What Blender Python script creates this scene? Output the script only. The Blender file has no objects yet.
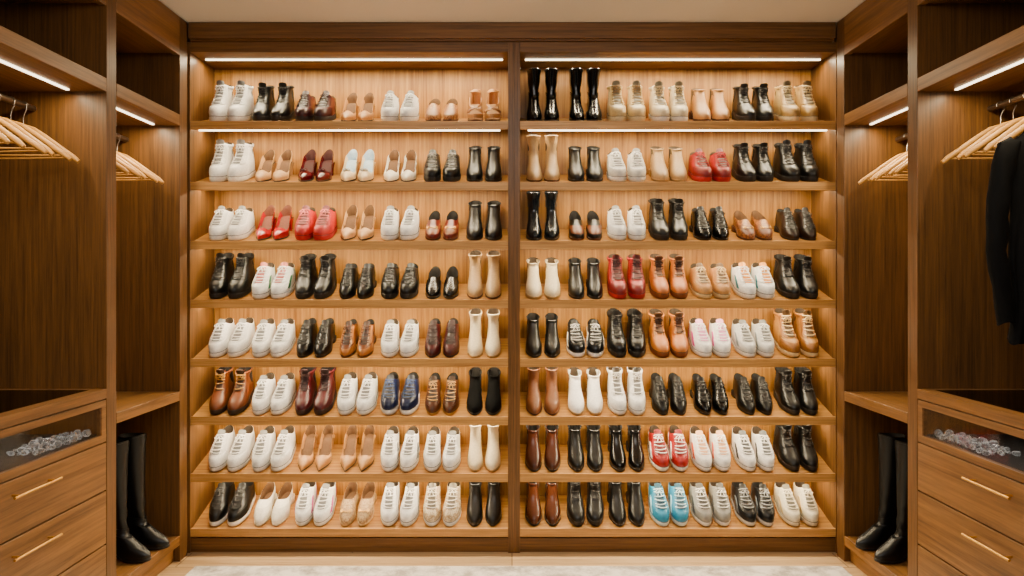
import bpy, bmesh, math, random
from math import sin, cos, pi, radians, copysign
from mathutils import Vector, Matrix
random.seed(11)
scene = bpy.context.scene
COL = scene.collection
D = 3.6; CZ = 1.365; TILT = radians(17)

# ------------------------------------------------------------------ materials
def lin(h):
    h = h.lstrip('#'); o = []
    for i in (0, 2, 4):
        c = int(h[i:i+2], 16)/255
        o.append(c/12.92 if c <= .04045 else ((c+.055)/1.055)**2.4)
    return o
def newmat(name):
    m = bpy.data.materials.new(name); m.use_nodes = True
    nt = m.node_tree; b = nt.nodes['Principled BSDF']
    return m, nt, b
def N(nt, t, **kw):
    n = nt.nodes.new(t)
    for k, v in kw.items():
        if k in n.inputs: n.inputs[k].default_value = v
        else: setattr(n, k, v)
    return n
MC = {}
def wood(name, c1, c2, axis='z', rough=.42, freq=1.0, spec=.35):
    if name in MC: return MC[name]
    m, nt, b = newmat(name)
    tc = N(nt, 'ShaderNodeTexCoord'); mp = N(nt, 'ShaderNodeMapping')
    a = {'x': (2.2, 75, 75), 'y': (75, 2.2, 75), 'z': (75, 75, 2.2)}[axis]
    mp.inputs['Scale'].default_value = [v*freq for v in a]
    n1 = N(nt, 'ShaderNodeTexNoise', Scale=1.0, Detail=9.0, Roughness=.72, Distortion=.3)
    mp2 = N(nt, 'ShaderNodeMapping')
    a2 = {'x': (.4, 7, 7), 'y': (7, .4, 7), 'z': (7, 7, .4)}[axis]
    mp2.inputs['Scale'].default_value = a2
    n2 = N(nt, 'ShaderNodeTexNoise', Scale=1.0, Detail=3.0, Distortion=.8)
    mx = N(nt, 'ShaderNodeMath', operation='MULTIPLY_ADD'); mx.inputs[1].default_value = .78
    r = N(nt, 'ShaderNodeValToRGB')
    r.color_ramp.elements[0].position = .37; r.color_ramp.elements[0].color = (*lin(c1), 1)
    r.color_ramp.elements[1].position = .62; r.color_ramp.elements[1].color = (*lin(c2), 1)
    sc = N(nt, 'ShaderNodeMath', operation='MULTIPLY'); sc.inputs[1].default_value = .22
    L = nt.links.new
    L(tc.outputs['Object'], mp.inputs[0]); L(tc.outputs['Object'], mp2.inputs[0])
    L(mp.outputs[0], n1.inputs['Vector']); L(mp2.outputs[0], n2.inputs['Vector'])
    L(n2.outputs['Fac'], sc.inputs[0]); L(n1.outputs['Fac'], mx.inputs[0]); L(sc.outputs[0], mx.inputs[2])
    L(mx.outputs[0], r.inputs[0]); L(r.outputs[0], b.inputs['Base Color'])
    bp = N(nt, 'ShaderNodeBump', Strength=.12, Distance=.002)
    L(n1.outputs['Fac'], bp.inputs['Height']); L(bp.outputs[0], b.inputs['Normal'])
    b.inputs['Roughness'].default_value = rough; b.inputs['Specular IOR Level'].default_value = spec
    MC[name] = m; return m
def skin(c, rough=.4, pat=None, metal=0.0, bump=.22, ns=110, spec=.5):
    key = (c, rough, pat, metal, spec)
    if key in MC: return MC[key]
    m, nt, b = newmat('finish_%s' % len(MC)); L = nt.links.new
    tc = N(nt, 'ShaderNodeTexCoord')
    nz = N(nt, 'ShaderNodeTexNoise', Scale=float(ns), Detail=3.0); L(tc.outputs['Object'], nz.inputs['Vector'])
    base = lin(c)
    r = N(nt, 'ShaderNodeValToRGB')
    r.color_ramp.elements[0].position = .3; r.color_ramp.elements[1].position = .7
    if pat:
        vo = N(nt, 'ShaderNodeTexNoise', Scale=75.0, Detail=2.0, Distortion=1.0); L(tc.outputs['Object'], vo.inputs['Vector'])
        r.color_ramp.elements[0].position = .46; r.color_ramp.elements[1].position = .58
        r.color_ramp.elements[0].color = (*base, 1); r.color_ramp.elements[1].color = (*lin(pat), 1)
        L(vo.outputs['Fac'], r.inputs[0])
    else:
        r.color_ramp.elements[0].color = (*[v*.86 for v in base], 1)
        r.color_ramp.elements[1].color = (*[min(1, v*1.06) for v in base], 1)
        L(nz.outputs['Fac'], r.inputs[0])
    L(r.outputs[0], b.inputs['Base Color'])
    bp = N(nt, 'ShaderNodeBump', Strength=bump, Distance=.0014)
    L(nz.outputs['Fac'], bp.inputs['Height']); L(bp.outputs[0], b.inputs['Normal'])
    b.inputs['Roughness'].default_value = rough; b.inputs['Metallic'].default_value = metal
    b.inputs['Specular IOR Level'].default_value = spec
    MC[key] = m; return m
def emit(name, c, s):
    m, nt, b = newmat(name)
    b.inputs['Emission Color'].default_value = (*c, 1); b.inputs['Emission Strength'].default_value = s
    b.inputs['Base Color'].default_value = (.9, .85, .75, 1); return m
def clear(name, tint, gl=.12, rough=.05, milky=0):
    m, nt, b = newmat(name); L = nt.links.new
    t = N(nt, 'ShaderNodeBsdfTransparent'); t.inputs[0].default_value = (*tint, 1)
    if milky:
        g = b; b.inputs['Base Color'].default_value = (.85, .88, .9, 1); b.inputs['Roughness'].default_value = .06
    else:
        g = N(nt, 'ShaderNodeBsdfGlossy'); g.inputs['Roughness'].default_value = rough
    lw = N(nt, 'ShaderNodeLayerWeight', Blend=.25)
    mm = N(nt, 'ShaderNodeMath', operation='MULTIPLY_ADD'); mm.inputs[1].default_value = gl*3; mm.inputs[2].default_value = gl*.3+milky
    mx = N(nt, 'ShaderNodeMixShader')
    L(lw.outputs['Fresnel'], mm.inputs[0]); L(mm.outputs[0], mx.inputs[0]); L(t.outputs[0], mx.inputs[1]); L(g.outputs[0], mx.inputs[2])
    L(mx.outputs[0], nt.nodes['Material Output'].inputs[0]); return m

W_FRAME = wood('walnut_frame', '#4a3014', '#7e552a', 'x')
W_STILE = wood('walnut_stile', '#4a3014', '#7e552a', 'z')
W_SIDE = wood('walnut_side', '#462e15', '#714b24', 'z', freq=1.2)
W_DEEP = wood('walnut_depth', '#573819', '#8a5f30', 'y')
W_SHELF = wood('oak_shelf', '#855520', '#c08b42', 'x')
W_LIP = wood('oak_lip', '#9e6c34', '#d29e5a', 'x')  # shelf oak lightened in colour to make up for missing front light
W_BACK = wood('oak_back', '#764a12', '#b98339', 'z')
W_HANG = wood('beech_hanger', '#a67436', '#c99650', 'x', freq=2)
LED = emit('led_glow', (1, .82, .55), 6.0)
BRASS = skin('#d4a24c', .32, metal=.9, bump=.02)
STEEL = skin('#a39a90', .3, metal=1.0, bump=.02)
RAILM = skin('#7d6a57', .3, metal=.9, bump=.02)
GLASS = clear('drawer_glass', (.78, .76, .74), .03)
SMOKED = clear('smoked_glass', (.08, .06, .05), .25)
CRYS = clear('clear_glass', (.86, .89, .91), .36, .06, .08)

# ------------------------------------------------------------------ mesh helpers
class MB:
    def __init__(s): s.v = []; s.f = []
    def add(s, v, f):
        o = len(s.v); s.v += [Vector(p) for p in v]; s.f += [[i+o for i in q] for q in f]; return s
    def box(s, x0, x1, y0, y1, z0, z1):
        x0, x1 = sorted((x0, x1)); y0, y1 = sorted((y0, y1)); z0, z1 = sorted((z0, z1))
        return s.add([(x0,y0,z0),(x1,y0,z0),(x1,y1,z0),(x0,y1,z0),(x0,y0,z1),(x1,y0,z1),(x1,y1,z1),(x0,y1,z1)],
              [[0,3,2,1],[4,5,6,7],[0,1,5,4],[1,2,6,5],[2,3,7,6],[3,0,4,7]])
    def prism(s, prof, x0, x1):
        n = len(prof)
        v = [(x0, y, z) for y, z in prof]+[(x1, y, z) for y, z in prof]
        f = [[i, (i+1) % n, (i+1) % n+n, i+n] for i in range(n)]+[list(range(n)), list(range(2*n-1, n-1, -1))]
        return s.add(v, f)
    def rings(s, R, closed=True, cap0=None, cap1=None):
        n = len(R[0]); v = [p for r in R for p in r]; f = []
        m = n if closed else n-1
        for i in range(len(R)-1):
            for j in range(m):
                k = (j+1) % n
                f.append([i*n+j, i*n+k, (i+1)*n+k, (i+1)*n+j])
        for cap, b in ((cap0, 0), (cap1, (len(R)-1)*n)):
            if cap == 'strip':
                for i in range(n//2):
                    q = [b+i, b+i+1, b+n-i-1, b+(n-i) % n]; u = []
                    for t in q:
                        if t not in u: u.append(t)
                    if len(u) > 2: f.append(u)
            elif cap == 'ngon': f.append([b+i for i in range(n)])
        return s.add(v, f)
    def slab(s, G, Nn, off, th):
        r, c = len(G), len(G[0])
        top = [G[i][j]+Nn[i][j]*off for i in range(r) for j in range(c)]
        bot = [G[i][j]+Nn[i][j]*(off-th) for i in range(r) for j in range(c)]
        f = []; m = r*c
        for i in range(r-1):
            for j in range(c-1):
                q = [i*c+j, i*c+j+1, (i+1)*c+j+1, (i+1)*c+j]; f.append(q); f.append([t+m for t in reversed(q)])
        bd = [j for j in range(c)]+[i*c+c-1 for i in range(1, r)]+[(r-1)*c+j for j in range(c-2, -1, -1)]+[i*c for i in range(r-2, 0, -1)]
        for a in range(len(bd)):
            x, y = bd[a], bd[(a+1) % len(bd)]; f.append([x, y, y+m, x+m])
        return s.add(top+bot, f)
    def tube(s, path, r, seg=6, closed=False, flat=1.0):
        P = [Vector(p) for p in path]; n = len(P); R = []; up = None
        for i in range(n):
            if closed: t = P[(i+1) % n]-P[i-1]
            else: t = P[min(i+1, n-1)]-P[max(i-1, 0)]
            t.normalize()
            if up is None:
                up = Vector((0, 1, 0)) if abs(t.y) < .9 else Vector((0, 0, 1))
            a = (up-t*up.dot(t)).normalized(); b = t.cross(a); up = a
            rr = r[i] if isinstance(r, (list, tuple)) else r
            R.append([P[i]+a*rr*cos(2*pi*k/seg)+b*rr*flat*sin(2*pi*k/seg) for k in range(seg)])
        if closed: return s.rings(R+[R[0]])
        return s.rings(R, True, 'ngon', 'ngon')
    def mesh(s, name, mat, off=Vector((0,0,0)), smooth=True, ang=40):
        me = bpy.data.meshes.new(name)
        me.from_pydata([p-off for p in s.v], [], s.f); 
        bm = bmesh.new(); bm.from_mesh(me)
        bmesh.ops.remove_doubles(bm, verts=bm.verts, dist=1e-5)
        bmesh.ops.recalc_face_normals(bm, faces=bm.faces); bm.to_mesh(me); bm.free()
        me.materials.append(mat)
        if smooth:
            me.polygons.foreach_set('use_smooth', [True]*len(me.polygons)); me.set_sharp_from_angle(angle=radians(ang))
        return me
ORG = {}
def link(name, me, parent=None):
    o = bpy.data.objects.new(name, me); COL.objects.link(o)
    if parent: o.parent = parent
    return o
def org(parent):
    while parent and parent.name not in ORG: parent = parent.parent
    return ORG[parent.name] if parent else Vector((0,0,0))
def part(name, mb, mat, parent=None, bevel=0.0, smooth=True, ang=40):
    o = link(name, mb.mesh(name, mat, org(parent), smooth, ang), parent)
    if bevel:
        b = o.modifiers.new('bevel', 'BEVEL'); b.width = bevel; b.segments = 2; b.limit_method = 'ANGLE'
    return o
def thing(name, label, cat, loc, group=None):
    o = link(name, None); o.location = loc; o.empty_display_size = .05
    o['label'] = label; o['category'] = cat
    if group: o['group'] = group
    ORG[o.name] = Vector(loc); return o
def tag(o, label, cat, group=None):
    o['label'] = label; o['category'] = cat
    if group: o['group'] = group
    return o
def struct(name, mb, mat):
    o = part(name, mb, mat, None, smooth=False); o['kind'] = 'structure'; return o
B = lambda *a: MB().box(*a)
def z(r): return CZ+r

# ------------------------------------------------------------------ room
def floor_mat():
    m = wood('floor_oak', '#a88558', '#d2b286', 'x', .4)
    nt = m.node_tree; b = nt.nodes['Principled BSDF']; L = nt.links.new
    src = b.inputs['Base Color'].links[0].from_socket
    tc = N(nt, 'ShaderNodeTexCoord'); br = N(nt, 'ShaderNodeTexBrick', Scale=1.0)
    br.inputs['Brick Width'].default_value = 1.6; br.inputs['Row Height'].default_value = .18; br.inputs['Mortar Size'].default_value = .003
    br.inputs['Color1'].default_value = (1, 1, 1, 1); br.inputs['Color2'].default_value = (.86, .84, .82, 1); br.inputs['Mortar'].default_value = (.35, .3, .25, 1)
    mx = N(nt, 'ShaderNodeMix', data_type='RGBA', blend_type='MULTIPLY'); mx.inputs[0].default_value = 1
    L(tc.outputs['Object'], br.inputs['Vector']); L(src, mx.inputs[6]); L(br.outputs[0], mx.inputs[7]); L(mx.outputs[2], b.inputs['Base Color'])
    return m
struct('floor', B(-2.3, 2.3, -1.5, 4.0, -.05, 0), floor_mat())
PLAST = skin('#ece8e0', .95, bump=.02, ns=400)
struct('ceiling', B(-2.3, 2.3, -1.5, 4.0, z(1.28), z(1.34)), PLAST)
struct('wall_back', B(-2.3, 2.3, 3.95, 4.05, 0, z(1.28)), PLAST)
struct('wall_left', B(-2.32, -2.24, -1.5, 3.95, 0, z(1.28)), PLAST)
struct('wall_right', B(2.24, 2.32, -1.5, 3.95, 0, z(1.28)), PLAST)
cr = MB(); cr.prism([(D-.03, z(1.20)), (D-.03, z(1.278)), (D+.3, z(1.278)), (D+.3, z(1.192)), (D-.012, z(1.192)), (D-.012, z(1.20))], -1.605, 1.605)
struct('trim_1', cr, W_FRAME)

# rug
def rug_mat():
    m, nt, b = newmat('rug_pile'); L = nt.links.new
    tc = N(nt, 'ShaderNodeTexCoord'); n1 = N(nt, 'ShaderNodeTexNoise', Scale=9.0, Detail=8.0, Roughness=.7)
    r = N(nt, 'ShaderNodeValToRGB'); r.color_ramp.elements[0].position = .40; r.color_ramp.elements[1].position = .58
    r.color_ramp.elements[0].color = (*lin('#99928a'), 1); r.color_ramp.elements[1].color = (*lin('#dbd5cc'), 1)
    n2 = N(nt, 'ShaderNodeTexNoise', Scale=260.0); bp = N(nt, 'ShaderNodeBump', Strength=.6, Distance=.004)
    L(tc.outputs['Object'], n1.inputs['Vector']); L(n1.outputs['Fac'], r.inputs[0]); L(r.outputs[0], b.inputs['Base Color'])
    L(tc.outputs['Object'], n2.inputs['Vector']); L(n2.outputs['Fac'], bp.inputs['Height']); L(bp.outputs[0], b.inputs['Normal'])
    b.inputs['Roughness'].default_value = .95; return m
rg = part('rug', B(-1.5, 1.56, .8, 3.41, .0005, .012), rug_mat(), None, bevel=.005)
tag(rg, 'pale mottled grey rug on the wooden floor before the shoe shelves', 'rug')

# ------------------------------------------------------------------ shoe cabinets
SHZ = [.79, .485, .19, -.105, -.40, -.69, -.975, -1.25]
RUN = .285
WARM = (1, .80, .50)
def area(name, loc, rot, sx, sy, power, c=WARM):
    l = bpy.data.lights.new(name, 'AREA'); l.shape = 'RECTANGLE'; l.size = sx; l.size_y = sy; l.energy = power; l.color = c
    o = bpy.data.objects.new(name, l); COL.objects.link(o); o.location = loc; o.rotation_euler = rot; return o
def shoe_cabinet(x0, x1, label):
    t = thing('shoe_cabinet', label, 'cabinet', ((x0+x1)/2, D+.16, 0), 'lit shoe cabinets')
    yb = D+.31
    for a in ((x0-.03, x0), (x1, x1+.03)):
        part('side_panel', B(a[0], a[1], D, yb, 0, z(1.19)), W_STILE, t, .0015)
    part('back_panel', B(x0, x1, yb-.012, yb, .08, z(1.14)), W_BACK, t)
    part('header', B(x0, x1, D, yb, z(1.14), z(1.19)), W_FRAME, t, .0015)
    part('plinth', B(x0, x1, D+.012, D+.03, 0, z(-1.295)), W_FRAME, t)
    led = part('light_strip', B(x0+.028, x1-.028, D+.113, D+.127, z(1.135), z(1.1405)), LED, t)
    area('strip_lamp', ((x0+x1)/2, D+.12, z(1.132)), (0, 0, 0), x1-x0-.08, .012, 17)
    for i, r in enumerate(SHZ):
        zf = z(r); tn = math.tan(TILT)
        mb = MB().prism([(D+.018, zf), (D+.018+RUN-.006, zf+(RUN-.006)*tn), (D+.018+RUN-.006, zf+(RUN-.006)*tn-.018), (D+.018, zf-.018)], x0, x1)
        s = part('shelf', mb, W_SHELF, t)
        part('lip', B(x0, x1, D+.002, D+.018, zf-.036, zf+.006), W_LIP, s, .0015)
        if i == 0:
            part('light_strip', B(x0+.04, x1-.04, D+.010, D+.018, zf-.0425, zf-.0365), LED, s)
        elif i < 7:
            part('light_strip', B(x0+.04, x1-.04, D+.104, D+.116, zf+.002, zf+.008), LED, s)
        if i < 7:
            area('strip_lamp', ((x0+x1)/2, D+.110, zf-.001), (radians(4), 0, 0), x1-x0-.04, .012, 12)
    return t
shoe_cabinet(-1.61, -.02, 'left lit wooden shoe cabinet with slanted shelves, glossy red pumps on its third shelf')
shoe_cabinet(.04, 1.62, 'right lit wooden shoe cabinet with slanted shelves, tall glossy black boots on top')

# ------------------------------------------------------------------ shoes
def smooth(t): t = max(0, min(1, t)); return t*t*(3-2*t)
def lerp(a, b, t): return a+(b-a)*t
def hermite(K, s):
    n = len(K); s = max(K[0][0], min(K[-1][0], s)); i = 0
    while i < n-2 and s > K[i+1][0]: i += 1
    a, b = K[i], K[i+1]; h = b[0]-a[0]; t = (s-a[0])/h; o = []
    for c in range(1, len(a)):
        m0 = (K[i+1][c]-K[i-1][c])/(K[i+1][0]-K[i-1][0]) if i > 0 else (b[c]-a[c])/h
        m1 = (K[i+2][c]-K[i][c])/(K[i+2][0]-K[i][0]) if i < n-2 else (b[c]-a[c])/h
        o.append((2*t**3-3*t*t+1)*a[c]+(t**3-2*t*t+t)*h*m0+(-2*t**3+3*t*t)*b[c]+(t**3-t*t)*h*m1)
    return o
ROUND = [(0,.74),(.12,.78),(.25,.78),(.42,.76),(.58,.92),(.72,1.0),(.85,.96),(1,.80)]
SLIM = [(0,.70),(.12,.74),(.25,.73),(.42,.68),(.58,.88),(.71,1.0),(.85,.90),(1,.66)]
POINT = [(0,.62),(.12,.67),(.25,.65),(.42,.62),(.56,.88),(.66,1.0),(.80,.76),(1,.20)]
LOWK = [(0,1,0,.02,0,.96,0),(.14,.99,.022,.01,.024,1,0),(.34,.92,.044,.0,.046,.97,0),(.55,.79,.061,.006,.062,.90,.002),(.78,.62,.087,.015,.078,.80,.008),(1,.46,.112,.02,.094,.76,.020)]
HIGHK = [(0,1,0,.02,0,.96,0),(.12,.99,.022,.01,.024,1,0),(.28,.92,.044,0,.048,.97,0),(.44,.79,.061,.004,.068,.90,0),(.60,.63,.088,.014,.089,.82,0),(.80,.50,.121,.03,.118,.78,.002),(1,.455,.156,.02,.146,.84,.012)]
def bootk(H, wt, wa=.72):
    m = lerp(.103, H, .5)
    return [(0,1,0,.02,0,.95,0),(.1,.99,.016,.01,.02,.99,0),(.22,.92,.033,0,.045,.95,0),(.36,.78,.050,0,.066,.87,0),(.50,.62,.074,.012,.083,.80,0),(.64,.50,.099,.03,.102,wa,0),(.82,.46,m,.025,m,lerp(wa,wt,.6),0),(1,.465,H,.01,H-.004,wt,.006)]
PUMPK = [(0,1,0,.02,0,.95,0),(.22,.99,.014,.012,.022,.99,0),(.45,.93,.026,.01,.038,.97,.004),(.72,.84,.036,.012,.053,.93,.012),(1,.735,.042,.02,.068,.86,.034)]
LOAFK = [(0,1,0,.02,0,.95,0),(.22,.99,.015,.01,.022,.99,0),(.45,.91,.032,.004,.042,.96,.002),(.72,.76,.050,.01,.056,.88,.008),(1,.60,.070,.02,.070,.80,.022)]
OXK = [(0,1,0,.02,0,.95,0),(.14,.99,.016,.01,.02,.99,0),(.34,.92,.035,.0,.042,.96,0),(.55,.79,.054,.006,.058,.89,.002),(.78,.62,.082,.015,.074,.80,.008),(1,.47,.108,.02,.088,.75,.018)]
TY = {
 'low':    dict(L=.272, hw=.0455, ts=.0205, hh=.004, ef=.72, eb=.62, sh=ROUND, K=LOWK),
 'high':   dict(L=.272, hw=.0455, ts=.0215, hh=.004, ef=.72, eb=.62, sh=ROUND, K=HIGHK),
 'combat': dict(L=.268, hw=.0445, ts=.0225, hh=.014, ef=.72, eb=.62, sh=ROUND, K=bootk(.138,.86,.77)),
 'chelsea':dict(L=.268, hw=.0455, ts=.012, hh=.034, ef=.78, eb=.62, sh=SLIM, K=bootk(.119,.84,.77)),
 'mid':    dict(L=.258, hw=.0430, ts=.009, hh=.046, ef=.84, eb=.62, sh=SLIM, K=bootk(.146,.83,.75)),
 'shaft':  dict(L=.258, hw=.0420, ts=.009, hh=.040, ef=.84, eb=.62, sh=SLIM, K=bootk(.180,.88,.75)),
 'knee':   dict(L=.262, hw=.0420, ts=.009, hh=.034, ef=.84, eb=.62, sh=SLIM, K=bootk(.228,.94,.74)),
 'riding': dict(L=.255, hw=.048, ts=.012, hh=.026, ef=.74, eb=.62, sh=SLIM, K=bootk(.49,1.24)),
 'pump':   dict(L=.272, hw=.0415, ts=.006, hh=.068, ef=1.0, eb=.62, sh=POINT, K=PUMPK),
 'loafer': dict(L=.262, hw=.0425, ts=.010, hh=.026, ef=.78, eb=.62, sh=SLIM, K=LOAFK),
 'oxford': dict(L=.268, hw=.0430, ts=.010, hh=.022, ef=.78, eb=.62, sh=SLIM, K=OXK),
 'sandal': dict(L=.256, hw=.0415, ts=.008, hh=.062, ef=.85, eb=.62, sh=SLIM, K=LOWK),
}
NP = 32
class Last:
    def __init__(s, d):
        s.__dict__.update(d); s.top = s.K[-1][2]; s.tc = .008 if s.sh is ROUND else .004; s.gap = .0072 if s.sh is ROUND else .0040
    def lift(s, p):
        return s.hh*smooth((.64-p)/.42)+.005*max(0, (p-.8)/.2)**2
    def pt(s, u, phi):
        u = max(0, min(1, u)); pf, zf, pb, zb, w, dip = hermite(s.K, u)
        c, n = cos(phi), sin(phi); v = (1+c)/2; p = pb+(pf-pb)*v
        e = lerp(lerp(s.eb, s.ef, v), .85, u)
        sh = hermite(s.sh, p)[0]**(1-.8*u)
        x = s.hw*w*sh*copysign(abs(n)**e, n)+s.tc*smooth((p-.45)/.55)*(1-.3*u)
        zz = zb+(zf-zb)*v-dip*n*n
        lf = lerp(s.lift(p), .7*s.hh, max(0, min(1, (zz-.03)/.12)))
        y = s.L*(.5-p)
        if s.top > .17 and zz > .06:
            big = s.top > .4; k = smooth((zz-.06)/.05)*(1 if big else .45)
            y += .0055*sin(zz*95+2*phi)*k*max(0, 1-zz/.26)
            x += .0035*sin(zz*80+1.3*sin(phi))*k*max(0, 1-zz/.30)
        return Vector((x, y, s.ts+lf+zz))
    def nrm(s, u, phi):
        a = s.pt(u, phi+.02)-s.pt(u, phi-.02); b = s.pt(u+.02, phi)-s.pt(u-.02, phi)
        n = a.cross(b)
        return n.normalized() if n.length > 1e-9 else Vector((0, 0, 1))
    def ring(s, u): return [s.pt(u, 2*pi*k/NP) for k in range(NP)]
    def scaled(s, R, f, dz):
        c = sum(R, Vector())/len(R)
        return [Vector((c.x+(q.x-c.x)*f, c.y+(q.y-c.y)*f, q.z+dz)) for q in R]
    def upper(s):
        n = 60 if s.top > .4 else 36 if s.top > .17 else 16
        R = [s.ring(k/n) for k in range(n+1)]; R.append(s.scaled(R[-1], .95, .0022)); return MB().rings(R)
    def lining(s):
        R0 = s.ring(1); A = s.scaled(R0, .955, .0020); Bq = s.scaled(R0, .90, -.004); C = s.scaled(R0, .87, -.02 if s.top < .06 else -.03)
        E = []
        for q in s.scaled(R0, .84, 0):
            p = .5-q.y/s.L; E.append(Vector((q.x, q.y, max(s.ts+s.lift(p)+.008, q.z-.075))))
        for i in range(NP): C[i].z = max(C[i].z, E[i].z+.002)
        return MB().rings([A, Bq, C, E], True, None, 'strip')
    def around(s, zz, d):
        r = []
        for k in range(NP):
            ph = 2*pi*k/NP; b = s.pt(0, ph); p = .5-b.y/s.L
            r.append(Vector((b.x+d*sin(ph), b.y-d*cos(ph), s.lift(p)+zz)))
        return r
    def sole(s):
        if s.ts > .015:
            lv = [(0,-.002),(.004,.003),(s.ts*.7,.0050),(s.ts+.003,.0045),(s.ts+.006,-.001)]
            R = [s.around(a, d) for a, d in lv]
            for i in (0, 1):
                for q in R[i]: q.z = max(i*.004, q.z-s.hh*smooth((.64-(.5-q.y/s.L))/.42))
            return MB().rings(R, True, 'strip', 'strip')
        else: lv = [(0,-.001),(.002,.0018),(s.ts,.0028),(s.ts+.0012,-.001)]
        return MB().rings([s.around(a, d) for a, d in lv], True, 'strip', 'strip')
    def welt(s): return MB().tube(s.around(s.ts+.0052, .0026), .0018, 6, True)
    def heel(s, ph=.27, taper=.9):
        R = []; M = 20
        for q in range(5):
            t = q/4; f = lerp(taper, 1, t**1.6); r = []
            for k in range(M):
                a = 2*pi*k/M; c, n = cos(a), sin(a)
                v = (1+copysign(abs(c)**.7, c))/2
                p0 = .012+(ph-.012)*v; p = .10+(p0-.10)*f
                x = s.hw*.97*hermite(s.sh, p0)[0]*copysign(abs(n)**.55, n)*f
                r.append(Vector((x, s.L*(.5-p), (s.lift(p)+.0015)*t)))
            R.append(r)
        return MB().rings(R, True, 'strip', 'strip')
    def patch(s, u0, u1, f0, f1, off=.0016, th=.003, nu=6, nf=9, cut=0):
        G = []; Q = []
        for i in range(nu+1):
            u = lerp(u0, u1, i/nu); g = []; q = []
            for j in range(nf+1):
                f = lerp(f0, f1, j/nf)
                uu = u+cut*(1-(2*j/nf-1)**2)*(i/nu)
                g.append(s.pt(uu, f)); q.append(s.nrm(uu, f))
            G.append(g); Q.append(q)
        return MB().slab(G, Q, off, th)
    def tongue(s):
        G = []; Q = []; u0 = .47; dw = .14
        for i in range(7):
            u = lerp(u0, 1, i/6); ww = dw*lerp(.8, 1.15, i/6)
            G.append([s.pt(u, f*ww) for f in range(-3, 4)]); Q.append([s.nrm(u, f*ww) for f in range(-3, 4)])
        d = (s.pt(1, 0)-s.pt(.9, 0)).normalized(); d = (d+Vector((0, -.15, .4))).normalized()
        base = G[-1]; bn = Q[-1]
        for k in (1, 2, 3):
            w = [1.05, 1.06, .90][k-1]
            G.append([Vector((q.x*w, q.y, q.z))+d*.0068*k*(1-.05*abs(f)*(k > 1)) for q, f in zip(base, range(-3, 4))]); Q.append(bn)
        return MB().slab(G, Q, .0014, .006)
    def laces(s):
        mb = MB(); n = 6; u0 = .49; fl = .54
        for k in range(n):
            u = lerp(u0, .95, k/(n-1)); du = .014*(1 if k % 2 else -1)
            mb.tube([s.pt(u+du*f, fl*f)+s.nrm(u, fl*f)*(.0050+.0026*(1-f*f)) for f in (-1, -.6, -.2, .2, .6, 1)], .0024, 6)
        c = s.pt(.9, 0)+s.nrm(.9, 0)*.0098; t = (s.pt(.84, 0)-s.pt(.96, 0)).normalized(); X = Vector((1, 0, 0)); nn = s.nrm(.9, 0)
        for g in (-1, 1):
            mb.tube([c+X*g*.010*(1-cos(a))+t*(.007*sin(a)+.005*(1-cos(a)))+nn*.002*sin(a/2) for a in [2*pi*i/10 for i in range(11)]], .0017, 5)
            mb.tube([c, c+X*g*.006+t*.012, c+X*g*.010+t*.028], .0016, 5)
        return mb
    def eyestay(s, g): return s.patch(.43, .985, g*.40, g*.96, .0034, .005, 7, 4)
    def toecap(s): return s.patch(.03, .37, -1.2, 1.2, .0022, .004, 6, 16, -.07)
    def counter(s): return s.patch(.03, .62, pi-.95, pi+.95, .0015, .003, 6, 10, .1)
    def collar(s): return s.patch(.90, .995, 1.0, 2*pi-1.0, .0045, .006, 4, 20)
    def stripe(s, g):
        G = []; Q = []
        for i in range(9):
            u = lerp(.12, .60, i/8); c = g*(1.06+.5*(u-.1))
            G.append([s.pt(u, c+w*.10) for w in (-1, 0, 1)]); Q.append([s.nrm(u, c+w*.10) for w in (-1, 0, 1)])
        return MB().slab(G, Q, .0038, .006)
    def gusset(s, g): return s.patch(.56, .97, g*1.10, g*2.0, .0012, .003, 6, 6)
    def strap(s, u0, u1, f=1.35, off=.003): return s.patch(u0, u1, -f, f, off, .005, 3, 16)
    def band(s, u0, u1, off=.002): return s.patch(u0, u1, -pi, pi, off, .004, 3, 32)
    def cross(s, g):
        G = []; Q = []
        for i in range(13):
            t = i/12; f = g*lerp(-1.35, 1.35, t); u = lerp(.22, .66, t)
            G.append([s.pt(u+w*.036, f) for w in (-1, 0, 1)]); Q.append([s.nrm(u+w*.036, f) for w in (-1, 0, 1)])
        return MB().slab(G, Q, .002+.0015*(g > 0), .004)
    def pulltab(s): return s.patch(.80, 1.0, pi-.22, pi+.22, .003, .0045, 5, 4)
    def bit(s):
        mb = MB(); u = .62
        for g in (-1, 1):
            c = s.pt(u, g*.42)+s.nrm(u, g*.42)*.006; tx = (s.pt(u, g*.42+.1)-s.pt(u, g*.42)).normalized(); ty = (s.pt(u+.05, g*.42)-s.pt(u, g*.42)).normalized()
            mb.tube([c+tx*.007*cos(a)+ty*.008*sin(a) for a in [2*pi*i/10 for i in range(10)]], .002, 5, True)
        mb.tube([s.pt(u, f)+s.nrm(u, f)*.007 for f in (-.38, -.2, 0, .2, .38)], .002, 5)
        return mb
    def bow(s):
        mb = MB(); c = s.pt(1, 0)+s.nrm(1, 0)*.004
        for g in (-1, 1):
            mb.tube([c+Vector((g*.009*(1-cos(a)), -.004*sin(a/2), .005*sin(a))) for a in [2*pi*i/10 for i in range(11)]], .0024, 5)
        mb.tube([c+Vector((0, -.002, -.004)), c+Vector((0, -.004, 0)), c+Vector((0, -.002, .004))], .003, 6)
        return mb
LS = {k: Last(d) for k, d in TY.items()}
GEO = {}; MES = {}
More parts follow.
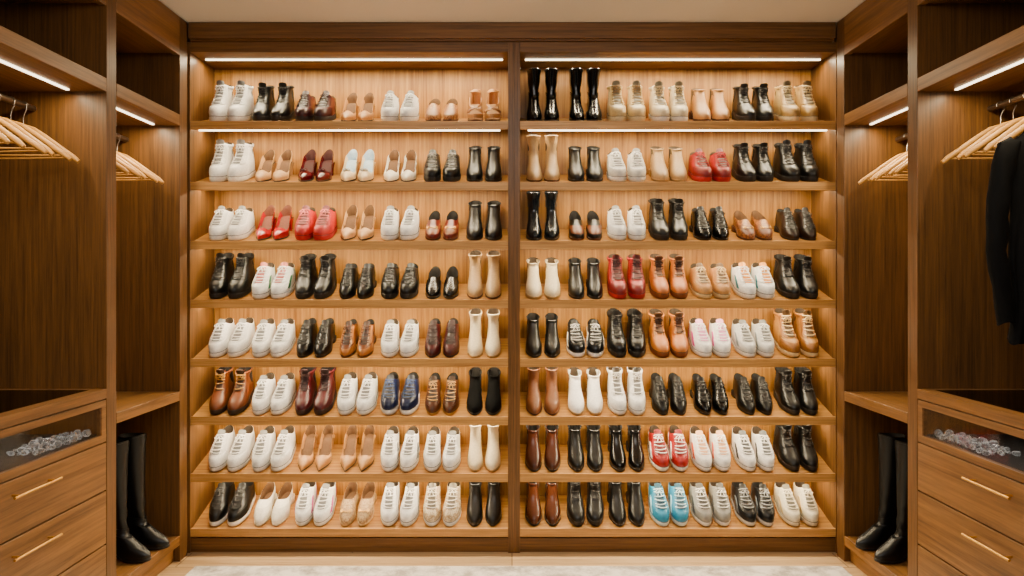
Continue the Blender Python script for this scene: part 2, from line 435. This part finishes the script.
def geo(kind, key):
    if (kind, key) in GEO: return GEO[(kind, key)]
    l = LS[kind]; b, g = (key[:-1], 1 if key[-1] == '+' else -1) if key[-1] in '+-' else (key, 0)
    if g: mb = getattr(l, b)(g)
    elif key == 'heel':
        mb = l.heel(.19, .50) if kind == 'pump' else l.heel(.22, .7) if kind == 'sandal' else l.heel(.30, .93)
    elif key == 'footbed':
        R0 = l.ring(0); mb = MB().rings([l.scaled(R0, .98, -.002), l.scaled(R0, .985, .003), l.scaled(R0, .93, .005)], True, 'strip', 'strip')
    elif key == 'vamp_strap': mb = l.strap(.06, .20, 1.25, .002)
    elif key == 'ankle_strap': mb = l.band(.92, .985)
    elif key == 'heel_strap': mb = l.patch(.0, .95, pi-.75, pi+.75, .0015, .003, 8, 10)
    elif key == 'saddle': mb = l.strap(.52, .74, 1.3, .0025)
    elif key == 'topband': mb = l.band(.955, .995, .0015)
    elif key == 'anklestrap': mb = l.band(.60, .65, .003)
    elif key == 'apron': mb = l.patch(.30, .52, -.8, .8, .002, .003, 5, 10)
    else: mb = getattr(l, key)()
    GEO[(kind, key)] = mb; return mb
def smesh(kind, key, name, mat):
    k = (kind, key, mat.name)
    if k not in MES: MES[k] = geo(kind, key).mesh(name, mat, ang=50)
    return MES[k]

INFO = {'low': ('sneaker', 'sneaker', 'shoe'), 'high': ('high_top_sneaker', 'high-top sneaker', 'shoe'), 'combat': ('laced_boot', 'laced boot', 'boot'),
        'chelsea': ('ankle_boot', 'ankle boot', 'boot'), 'mid': ('heeled_boot', 'heeled boot', 'boot'), 'shaft': ('heeled_boot', 'tall-shafted boot', 'boot'), 'knee': ('tall_boot', 'tall boot', 'boot'),
        'riding': ('riding_boot', 'riding boot', 'boot'), 'pump': ('heeled_pump', 'pump', 'shoe'), 'loafer': ('loafer', 'loafer', 'shoe'),
        'oxford': ('lace_up_shoe', 'lace-up shoe', 'shoe'), 'sandal': ('strappy_sandal', 'strappy heel', 'shoe')}
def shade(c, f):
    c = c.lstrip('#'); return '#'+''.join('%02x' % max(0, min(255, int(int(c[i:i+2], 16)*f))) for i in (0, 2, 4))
def make_shoe(kind, c, o):
    root = link(INFO[kind][0], None); root.empty_display_size = .04; ORG[root.name] = Vector((0,0,0))
    dark = sum(lin(c)) < .2
    rough = o.get('r', .34 if dark else .45); sp = .12 if rough > .8 else .36 if dark else .5
    pat = o.get('pat')
    up = skin(c, rough, pat, spec=sp)
    sole = skin(o.get('sole', {'low': '#e6e3db', 'high': '#e6e3db'}.get(kind, '#120e0c')), .6)
    lin_m = skin(o.get('lin', '#120e0b' if dark else '#5e3f22' if kind in ('pump', 'loafer', 'sandal') else '#3d3023'), .8)  # default lining dark, painting the shade inside the shoe opening
    lace = skin(o.get('lace', shade(c, 1.04) if not dark else '#2c2927'), .8)
    acc = skin(o['acc'], .5) if 'acc' in o else None
    tr = skin(o.get('trim', shade(c, .90) if not dark else c), rough, None if 'trim' in o else pat, spec=sp)
    def P(key, name, mat, par=root):
        return link(name, smesh(kind, key, name, mat), par)
    if kind == 'sandal':
        P('sole', 'sole', sole); P('footbed', 'footbed', lin_m); P('heel', 'heel', up)
        P('vamp_strap', 'strap', up); P('cross+', 'strap', tr); P('cross-', 'strap', up); P('ankle_strap', 'ankle_strap', up); P('heel_strap', 'heel_strap', tr)
        return root
    sl = P('sole', 'sole', sole)
    u = P('upper', 'upper', up)
    P('lining', 'lining', lin_m)
    if kind in ('chelsea', 'mid', 'shaft', 'knee', 'riding', 'pump', 'loafer', 'oxford'): P('heel', 'heel', up if kind == 'pump' else sole)
    if kind in ('low', 'high', 'combat'):
        P('welt', 'welt', skin(o.get('welt', shade(o.get('sole', '#d6d2c8'), .50) if kind != 'combat' else '#2a1d12'), .7), sl)
    if kind in ('low', 'high', 'combat', 'oxford'):
        P('tongue', 'tongue', skin(o.get('tng', shade(c, .48)), rough+.1)); P('laces', 'laces', lace)  # default tongue colour darkened to paint the shadow between the laces
        for g in '+-': P('eyestay'+g, 'eyestay', tr)
        P('counter', 'heel_counter', acc or tr)
        P('toecap', 'toe_cap', skin(o.get('toe', o.get('trim', shade(c, .95))), rough, None if ('toe' in o or 'trim' in o) else pat, spec=sp))
    if kind in ('high', 'combat'): P('collar', 'padded_collar', skin(o.get('trim', shade(c, .80)), .6, spec=sp))
    if kind in ('low', 'high') and acc: P('stripe+', 'side_stripe', acc); P('stripe-', 'side_stripe', acc)
    if kind == 'chelsea':
        el = skin('#161311' if dark else o.get('el', shade(c, .6)), .9)
        P('gusset+', 'elastic_gusset', el); P('gusset-', 'elastic_gusset', el); P('pulltab', 'pull_tab', up)
    if kind in ('mid', 'shaft', 'knee', 'riding'): P('topband', 'top_band', tr)
    if kind == 'knee' or kind == 'riding': P('anklestrap', 'ankle_strap', tr)
    if kind == 'pump' and o.get('bow'): P('bow', 'bow', tr)
    if kind == 'loafer':
        P('apron', 'apron', tr); P('saddle', 'strap', tr)
        if o.get('bit'): P('bit', 'metal_bit', BRASS)
    return root
def copy_shoe(root):
    r = root.copy(); COL.objects.link(r)
    for ch in root.children:
        c = ch.copy(); COL.objects.link(c); c.parent = r
        for g in ch.children:
            d = g.copy(); COL.objects.link(d); d.parent = c
    return r

Wh = '#efede9'; Cr = '#dccba6'; Be = '#b98448'; Nu = '#c99a64'; Tn = '#9a6026'; Br = '#4a240d'; Co = '#68330f'; Og = '#ad5c0c'; Bu = '#42060d'; Rd = '#a2060b'; Bk = '#050505'; Nv = '#0a1638'; Bl = '#1f86b0'; Gy = '#8b8983'; Tp = '#a88658'
ROWS = [
 [ # left, right bays, top to bottom
  [('high','white',Wh,{}),('combat','black',Bk,{}),('low','dark red',"#4c070c",{'sole':'#1a1413','trim':'#30060a','lace':'#2a0608'}),('pump','beige',Be,{}),('low','white',Wh,{}),('loafer','tan patterned',Be,{'pat':'#7a4a1e','trim':Tn,'sole':Br}),('sandal','tan',"#b07a42",{'trim':"#8a5426",'sole':Br,'lin':'#8a6238'})],
  [('knee','glossy black',Bk,{'r':.2}),('knee','glossy black',Bk,{'r':.2}),('high','beige',Cr,{'trim':'#c2a670','lace':'#8f6d3a','sole':'#d6c49a'}),('high','cream',Cr,{'lace':'#b59d72'}),('chelsea','tan',Be,{'sole':Br}),('combat','black',Bk,{'lace':'#45423e'}),('high','sand',"#c4a468",{'sole':'#d9c598','trim':'#a98344','lace':'#e0cda2'})]],
 [
  [('high','white',Wh,{}),('pump','beige',Nu,{}),('pump','glossy burgundy',"#4e070e",{'r':.18,'bow':1,'lin':'#3a1210'}),('pump','blue-lined beige',"#d6bd95",{'lin':'#9fb4c4','r':.3,'bow':1}),('pump','cream-white',"#e6ddca",{}),('low','studded black',Bk,{'sole':'#1b1918','lace':'#8a857d'}),('chelsea','black',Bk,{})],
  [('shaft','light tan',Tp,{'sole':Br}),('chelsea','black',Bk,{}),('low','white',Wh,{'trim':'#cfcac0'}),('chelsea','taupe',Tp,{'sole':'#a5824f'}),('low','red',Rd,{'sole':'#b5141a','trim':'#7d0308'}),('combat','black',Bk,{}),('high','black',Bk,{'sole':'#151414'})]],
 [
  [('low','white',Wh,{}),('pump','glossy red',Rd,{'r':.2,'lin':'#6b3a28'}),('low','bright red',"#b8080f",{'sole':'#b01018','lace':'#e8807c'}),('pump','beige',Nu,{}),('low','white',Wh,{}),('loafer','red-brown and tan',"#5c160e",{'trim':'#854419','bit':1,'sole':Br}),('chelsea','black',Bk,{})],
  [('shaft','blue-black',"#0a1116",{'r':.22}),('loafer','two-tone brown',Bk,{'trim':Co,'sole':Br}),('low','white',Wh,{}),('combat','black',Bk,{}),('oxford','black',Bk,{'r':.25}),('loafer','brown-patterned tan',Tn,{'trim':Co,'pat':'#5c2c0e','sole':Br,'bit':1}),('oxford','black-brown',"#100a07",{'trim':"#231207"})]],
 [
  [('high','black',Bk,{'sole':'#141313'}),('low','green-striped white',Wh,{'acc':'#1f6a42','tng':'#a8584e'}),('combat','black',Bk,{}),('oxford','black',Bk,{'r':.3}),('low','all-black',Bk,{'sole':'#141313'}),('loafer','black',Bk,{'r':.25}),('mid','beige',Tp,{'sole':Br})],
  [('chelsea','cream',Cr,{'sole':'#b99a62'}),('chelsea','black',Bk,{}),('high','red',Rd,{'sole':Rd,'trim':'#720307','toe':'#720307','lace':'#2a0508'}),('combat','orange-tan',Og,{'sole':'#70350a','lace':'#3d1f08'}),('low','beige',Be,{'sole':'#cfb27d','lace':'#d9bd88'}),('low','multicoloured white',Wh,{'acc':'#247a86','tng':'#cf8a22'}),('combat','black',Bk,{})]],
 [
  [('low','white',Wh,{}),('low','white',Wh,{}),('oxford','black',Bk,{'r':.28}),('oxford','two-tone brown',Co,{'trim':Tn,'sole':Br,'toe':Tn,'lace':Br}),('low','white',Wh,{'acc':'#c2beb6'}),('oxford','burgundy',"#4a0f10",{'sole':'#241009','lace':'#22080a','trim':'#3c0a0c'}),('mid','cream',Cr,{'sole':'#b99a62'})],
  [('chelsea','black',Bk,{}),('low','white-striped black',"#07090d",{'sole':Wh,'acc':'#dad6cc','lace':'#c9c6c0'}),('high','black',Bk,{'sole':'#141313'}),('combat','orange-tan',"#b5680e",{'sole':'#70350a','lace':'#3d1f08'}),('low','pink-striped white',Wh,{'acc':'#cf3a8e','tng':'#d98fb6'}),('low','greyish white',"#d0d0cc",{'acc':'#80888a'}),('high','tan',"#a87530",{'sole':'#d9bf8a','trim':'#8a5516','lace':'#e2c48c','welt':'#6e4a1e'})]],
 [
  [('combat','brown',Co,{'sole':'#1f1108','lace':'#b58a45'}),('low','white',Wh,{}),('combat','burgundy',"#45080e",{'sole':'#20070a','lace':'#2c0508'}),('low','white',Wh,{}),('low','navy',Nv,{'sole':Wh,'lace':'#2c4478','welt':'#cfccc4'}),('oxford','brown',Br,{'sole':'#b58a48','lace':'#b58a48'}),('chelsea','black suede',Bk,{'r':.9})],
  [('mid','brown',"#744420",{'sole':Br}),('chelsea','white',Wh,{'sole':'#b59f78','el':'#b5ab9a'}),('high','white',Wh,{}),('oxford','black',Bk,{}),('oxford','glossy black',Bk,{'r':.2}),('oxford','black',Bk,{}),('combat','black',Bk,{})]],
 [
  [('low','white',Wh,{}),('low','white',Wh,{}),('pump','beige',Be,{}),('pump','tan',"#ab7a40",{}),('low','grey-striped white',Wh,{'acc':'#727678'}),('low','white',Wh,{}),('mid','cream',Cr,{'sole':'#b99a62'})],
  [('chelsea','dark brown',"#3a1809",{'r':.28}),('chelsea','black',Bk,{}),('chelsea','glossy black',Bk,{'r':.2}),('low','white-soled red',"#960104",{'acc':Wh,'lace':'#efe9e4','toe':'#9c0508','trim':'#8a0103','tng':'#6a0103'}),('low','orange-striped white',Wh,{'acc':'#cf4d10','tng':'#dba878'}),('low','black-striped white',Wh,{'acc':'#26292b','tng':'#55585a'}),('combat','black',Bk,{})]],
 [
  [('low','white-soled black',Bk,{'sole':Wh,'welt':'#cfccc4'}),('loafer','cream-white',"#e6dfcf",{'sole':'#d8cdb4'}),('low','pink-striped white',Wh,{'acc':'#c03a82'}),('loafer','patterned tan',"#b59468",{'pat':'#8a6844','sole':'#bfa070','bit':1}),('low','white',Wh,{}),('low','brown-patterned cream',"#d3c3a6",{'pat':'#9c7f5a','sole':Wh,'lace':'#e8e0d0'}),('chelsea','black',Bk,{})],
  [('chelsea','dark brown',"#44200c",{'r':.26}),('combat','black',Bk,{}),('chelsea','black',Bk,{}),('low','blue',Bl,{'acc':'#a8d8ea','lace':'#c5e2ee','sole':'#cfdde2'}),('low','grey',Gy,{'acc':'#3f4345','lace':'#d5d2cb'}),('low','grey-trimmed black',"#101113",{'sole':'#c8c5c0','acc':'#5a6066','lace':'#8c8d8e'}),('low','cream',"#e2d7bc",{'acc':'#c2a870','sole':'#dfd3b6'})]],
]
LC = [229, 271.5, 314, 356.5, 399.5, 442, 484]; RC = [543, 585.5, 627, 669.5, 711.5, 755, 798.5]
ORD = ['leftmost', 'second', 'third', 'fourth', 'fifth', 'sixth', 'rightmost']
RN = ['top', 'second-from-top', 'third-from-top', 'fourth-from-top', 'fourth-from-bottom', 'third-from-bottom', 'second-from-bottom', 'bottom']
for ri, row in enumerate(ROWS):
    zf = z(SHZ[ri])
    for bi, bay in enumerate(row):
        bn = ('left', 'right')[bi]
        for ci, (kind, desc, c, o) in enumerate(bay):
            px = (LC, RC)[bi][ci]; X = (px-512)/194.5
            l = LS[kind]; sc = random.uniform(.985, 1.03); hw = l.hw*sc
            if kind == 'pump': sc = min(sc, 1.0)
            first = make_shoe(kind, c, o)
            pair = (first, copy_shoe(first))
            for k, rt in enumerate(pair):
                sg = (-1, 1)[k]
                s0 = .008+random.uniform(0, .004)+l.L*sc/2
                rt.location = (X+sg*(hw+l.gap), D+.018+s0*cos(TILT), zf+s0*math.sin(TILT)+.0008)
                sp = sg*random.uniform(.0, .012)
                rt.rotation_euler = (Matrix.Rotation(TILT, 3, 'X') @ Matrix.Rotation(sp, 3, 'Z')).to_euler()
                rt.scale = (-sg*sc, sc, sc)
                lab = '%s %s %s in the %s pair on the %s bay\'s %s shelf' % (('left', 'right')[k], desc, INFO[kind][1], ORD[ci], bn, RN[ri])
                assert len(lab.split()) <= 16, lab
                rt['label'] = lab; rt['category'] = INFO[kind][2]; rt['group'] = 'shoes on the %s bay\'s %s shelf' % (bn, RN[ri])

# ------------------------------------------------------------------ side wardrobes
XF = 1.61; XB = 2.21
def hanger(x, y, rz, label, group):
    t = thing('clothes_hanger', label, 'hanger', (x, y, z(.68)), group)
    o = Vector((x, y, z(.68)))
    arms = [(-.222, 0, -.222), (-.20, 0, -.204), (-.15, 0, -.170), (-.09, 0, -.126), (-.04, 0, -.094), (0, 0, -.082), (.04, 0, -.094), (.09, 0, -.126), (.15, 0, -.170), (.20, 0, -.204), (.222, 0, -.222)]
    part('arms', MB().tube([Vector(p)+o for p in arms], [.007, .0095, .0095, .0085, .0085, .009, .0085, .0085, .0095, .0095, .007], 10, flat=1.15), W_HANG, t)
    part('bar', MB().tube([Vector((-.20, 0, -.206))+o, Vector((0, 0, -.207))+o, Vector((.20, 0, -.206))+o], .0034, 8), W_HANG, t)
    hk = [(0, 0, -.078), (0, 0, -.05), (.004, 0, -.034), (.0125, 0, -.018)]+[(.0148*cos(a), 0, .0148*sin(a)) for a in [radians(d) for d in range(-20, 206, 25)]]
    part('hook', MB().tube([Vector(p)+o for p in hk], .0020, 6), STEEL, t)
    t.rotation_euler = (0, 0, rz); return t
def bar_handle(sx, y, zz, par):
    mb = MB(); x = sx*(XF-.028)
    mb.tube([(x, y-.12, zz), (x, y, zz), (x, y+.12, zz)], .0045, 10)
    for d in (-.09, .09): mb.tube([(sx*(XF+.001), y+d, zz), (x, y+d, zz)], .004, 8)
    return part('handle', mb, BRASS, par)
def bottle(loc, h, r, rz, side):
    # a small faceted flask lying on its side
    t = thing('glass_flask', 'one of the small clear glass flasks lying in the %s glass-fronted drawer' % side, 'flask', loc, 'glass flasks in the %s drawer' % side)
    o = Vector(loc); M = 8; c0 = cos(pi/8)
    def rg(rr, zz): return [o+Vector((zz-h/2, rr*cos(2*pi*(k+.5)/M), r*1.02*c0+rr*sin(2*pi*(k+.5)/M))) for k in range(M)]
    part('body', MB().rings([rg(r*.85, 0), rg(r, h*.08), rg(r*1.02, h*.45), rg(r*.7, h*.60), rg(r*.36, h*.66), rg(r*.36, h*.74), rg(r*.46, h*.76)], True, 'strip', 'strip'), CRYS, t, smooth=False)
    part('stopper', MB().rings([rg(r*.30, h*.762), rg(r*.66, h*.84), rg(r*.58, h*.93), rg(r*.15, h)], True, 'strip', 'strip'), CRYS, t, smooth=False)
    t.rotation_euler = (0, 0, rz); return t
VELVET = skin('#1f1813', .95)
def near_wardrobe(sx, side):
    y0, y1 = 1.6, 2.86
    t = thing('wardrobe', 'near %s wardrobe with glass-fronted drawer and brass-handled drawers below the hangers' % side, 'wardrobe', (sx*1.91, 2.25, 0), 'side wardrobes')
    bx = lambda a, b, c, d, e, f: B(sx*a, sx*b, c, d, e, f)
    part('side_panel', bx(XF, XB, y1, 2.93, 0, z(1.275)), W_SIDE, t, .002)
    part('side_panel', bx(XF, XB, y0-.05, y0, 0, z(1.275)), W_SIDE, t, .002)
    part('back_panel', bx(XB-.02, XB, y0, y1, z(-1.27), z(1.12)), W_SIDE, t)
    part('crown', bx(XF, XF+.03, y0, y1, z(1.09), z(1.275)), W_DEEP, t, .002)
    part('top_panel', bx(XF+.03, XB-.02, y0, y1, z(1.10), z(1.13)), W_DEEP, t)
    s = part('shelf', bx(XF, XB-.02, y0, y1, z(.748), z(.802)), W_DEEP, t, .002)
    part('light_strip', bx(XF+.124, XF+.136, y0+.05, y1-.04, z(.743), z(.749)), LED, s)
    area('strip_lamp', (sx*(XF+.13), (y0+y1)/2, z(.738)), (0, 0, 0), .012, y1-y0-.1, 8)
    part('hanging_rail', MB().tube([(sx*1.9, y0, z(.68)), (sx*1.9, 2.2, z(.68)), (sx*1.9, y1, z(.68))], .0125, 12), RAILM, t)
    ct = MB().box(sx*XF, sx*(XF+.05), y0, y1, z(-.47), z(-.432)).box(sx*(XB-.07), sx*(XB-.02), y0, y1, z(-.47), z(-.432))
    ct.box(sx*(XF+.05), sx*(XB-.07), y0, y0+.05, z(-.47), z(-.432)).box(sx*(XF+.05), sx*(XB-.07), y1-.03, y1, z(-.47), z(-.432))
    c = part('countertop', ct, W_DEEP, t)
    part('glass_inlay', bx(XF+.05, XB-.07, y0+.05, y1-.03, z(-.442), z(-.433)), SMOKED, c)
    # glass-fronted drawer
    f = MB(); ya, yb = y0+.004, y1-.004
    f.box(sx*XF, sx*(XF+.02), ya, yb, z(-.50), z(-.475)).box(sx*XF, sx*(XF+.02), ya, yb, z(-.64), z(-.612))
    f.box(sx*XF, sx*(XF+.02), ya, ya+.03, z(-.612), z(-.50)).box(sx*XF, sx*(XF+.02), yb-.03, yb, z(-.612), z(-.50))
    d = part('display_drawer', f, W_DEEP, t, .0012)
    part('glass_pane', bx(XF+.007, XF+.012, ya+.03, yb-.03, z(-.612), z(-.50)), GLASS, d)
    part('tray', bx(XF+.022, XB-.03, ya, yb, z(-.64), z(-.612)), VELVET, d)
    part('carcass', bx(XF+.024, XB-.02, y0, y1, z(-1.27), z(-.645)), W_SIDE, t)
    for a, b, h in ((-.645, -.832, -.695), (-.838, -1.045, -.893), (-1.051, -1.262, -1.105)):
        q = part('drawer', bx(XF, XF+.022, y0+.003, y1-.003, z(a), z(b)), W_DEEP, t, .002)
        bar_handle(sx, 2.41, z(h), q)
    part('plinth', bx(XF+.03, XF+.05, y0, y1, 0, z(-1.27)), W_DEEP, t)
def far_wardrobe(sx, side):
    y0, y1 = 2.932, 3.49
    t = thing('open_wardrobe', 'far %s open wardrobe bay with hangers above and black riding boots below' % side, 'wardrobe', (sx*1.91, 3.25, 0), 'side wardrobes')
    bx = lambda a, b, c, d, e, f: B(sx*a, sx*b, c, d, e, f)
    part('side_panel', bx(XF, XB, y1, 3.57, 0, z(1.275)), W_SIDE, t, .002)
    part('back_panel', bx(XB-.02, XB, y0, y1, 0, z(1.12)), W_SIDE, t)
    part('crown', bx(XF, XF+.03, y0, y1, z(1.09), z(1.275)), W_DEEP, t, .002)
    part('top_panel', bx(XF+.03, XB-.02, y0, y1, z(1.10), z(1.13)), W_DEEP, t)
    s = part('shelf', bx(XF, XB-.02, y0, y1, z(.748), z(.802)), W_DEEP, t, .002)
    part('light_strip', bx(XF+.104, XF+.116, y0+.03, y1-.04, z(.743), z(.749)), LED, s)
    area('strip_lamp', (sx*(XF+.11), (y0+y1)/2, z(.738)), (0, 0, 0), .012, y1-y0-.1, 5)
    part('hanging_rail', MB().tube([(sx*1.87, y0, z(.68)), (sx*1.87, 3.2, z(.68)), (sx*1.87, y1, z(.68))], .0125, 12), RAILM, t)
    part('shelf', bx(XF, XB-.02, y0, y1, z(-.585), z(-.54)), W_DEEP, t, .002)
    part('bottom_panel', bx(XF, XB-.02, y0, y1, z(-1.285), z(-1.24)), W_DEEP, t, .002)
    part('plinth', bx(XF+.03, XF+.05, y0, y1, 0, z(-1.285)), W_DEEP, t)
OR2 = ['nearest', 'second', 'third', 'fourth', 'fifth', 'sixth']
for sx, side in ((-1, 'left'), (1, 'right')):
    near_wardrobe(sx, side); far_wardrobe(sx, side)
    ys = [2.40, 2.50, 2.58, 2.655, 2.73, 2.80] if sx < 0 else [2.50, 2.58, 2.655, 2.73, 2.80]
    rz = [0, .10, -.06, .09, -.04, .05]
    for i, y in enumerate(ys):
        if sx > 0 and i == 0:
            hanger(sx*1.9, y, 0, 'wooden hanger carrying the black top in the right near wardrobe', 'hangers in the near wardrobes')
        else:
            hanger(sx*1.9, y, sx*rz[i], 'tan wooden hanger, %s from the camera on the near %s rail' % (OR2[i], side), 'hangers in the near wardrobes')
    for i, y in enumerate((3.09, 3.17, 3.25, 3.33, 3.41)):
        hanger(sx*1.87, y, rz[i], 'tan wooden hanger, %s from the camera on the far %s rail' % (OR2[i], side), 'hangers in the far wardrobes')
    # riding boots
    for i, (y, x, nm) in enumerate(((3.20, 1.715, 'nearer'), (3.35, 1.71, 'farther'))):
        r = make_shoe('riding', Bk, {'r': .36, 'lin': '#14110f'})
        r.location = (sx*x, y, z(-1.2395)); r.rotation_euler = (0, 0, -sx*radians(72+i*4))
        r['label'] = '%s black riding boot under the far %s wardrobe shelf' % (nm, side); r['category'] = 'boot'; r['group'] = 'riding boots'
    rb = random.Random(5)
    for i in range(24):
        y = 2.800-.042*(i//3)+rb.uniform(-.003, .003); x = (1.660, 1.703, 1.748)[i % 3]+rb.uniform(-.003, .003)
        bottle((sx*x, y, z(-.6115)), rb.uniform(.029, .039), rb.uniform(.008, .0150), rb.uniform(0, 6), side)
    area('drawer_fill', (sx*(XF+.10), 2.25, z(-.475)), (0, 0, 0), .012, 1.1, 1.5, (1, .93, .84))  # added light to brighten the flasks; the drawer shows no such source

# black top on the right hanger
CL = skin('#020203', .8, spec=.14)
def black_top():
    x, y = 1.9, 2.50; t = thing('black_top', 'long-sleeved black top on the nearest hanger of the right wardrobe', 'clothing', (x, y, z(.68)))
    R = []
    for i in range(33):
        zz = lerp(-.215, .592, i/32)
        tb = [(-.22,.180,.040),(-.05,.172,.038),(.10,.168,.036),(.25,.170,.036),(.36,.182,.036),(.42,.194,.034),(.465,.182,.03),(.50,.14,.027),(.535,.10,.024),(.565,.066,.022),(.592,.050,.022)]
        hw, hd = hermite(tb, zz)
        r = []
        for k in range(96):
            a = 2*pi*k/96; g = max(0, min(1, (.48-zz)*2.2))
            fold = 1+(.38*sin(a*8+zz*5)+.20*sin(a*13-zz*11+1))*g
            r.append(Vector((x+(hw+.010*sin(zz*13)*g)*copysign(abs(cos(a))**.8, cos(a)), y+hd*sin(a)*fold, z(zz)+.010*sin(a*5)*(zz < -.17))))
        R.append(r)
    part('body', MB().rings(R, True, None, None), CL, t)
    for g in (-1, 1):
        path = [(.160, .478), (.188, .452), (.202, .40), (.211, .34), (.216, .28), (.226, .22), (.221, .16), (.227, .10), (.216, .04), (.210, -.02), (.200, -.08), (.192, -.15)]
        rr = [.024, .036, .039, .034, .038, .034, .037, .031, .034, .029, .031, .027]
        SR = []
        for i, ((px, pz), q) in enumerate(zip(path, rr)):
            tq = Vector(path[min(i+1, 11)])-Vector(path[max(i-1, 0)]); tq.normalize(); ax = Vector((-tq.y, tq.x))
            SR.append([Vector((x+g*(px+ax.x*q*cos(a)), y-.012+q*.85*sin(a)*(1+.22*sin(3*a+i*1.7)), z(pz+ax.y*q*cos(a)+.006*sin(i*2.1+2*a)))) for a in [2*pi*k/24 for k in range(24)]])
        sl = part('sleeve', MB().rings(SR, True, None, None), CL, t)
    part('collar', MB().tube([Vector((x+.051*cos(a), y+.023*sin(a), z(.594))) for a in [2*pi*k/24 for k in range(24)]], .005, 6, True), CL, t)
black_top()

# ------------------------------------------------------------------ light and camera
area('ceiling_fill', (0, 1.7, z(1.26)), (radians(20), 0, 0), 2.0, 1.2, 76, (1, .94, .86))  # added fill light under the ceiling, out of view; no fixture is known there
w = bpy.data.worlds.new('world'); scene.world = w; w.use_nodes = True
bg = w.node_tree.nodes['Background']; bg.inputs[0].default_value = (1, .94, .86, 1); bg.inputs[1].default_value = .11
cam = bpy.data.cameras.new('camera'); co = bpy.data.objects.new('camera', cam); COL.objects.link(co)
co.location = (0, 0, CZ); co.rotation_euler = (pi/2, 0, 0); cam.sensor_width = 36
cam.lens = 36*720/1024; cam.shift_y = -8/1024
cam.clip_start = .05; scene.camera = co
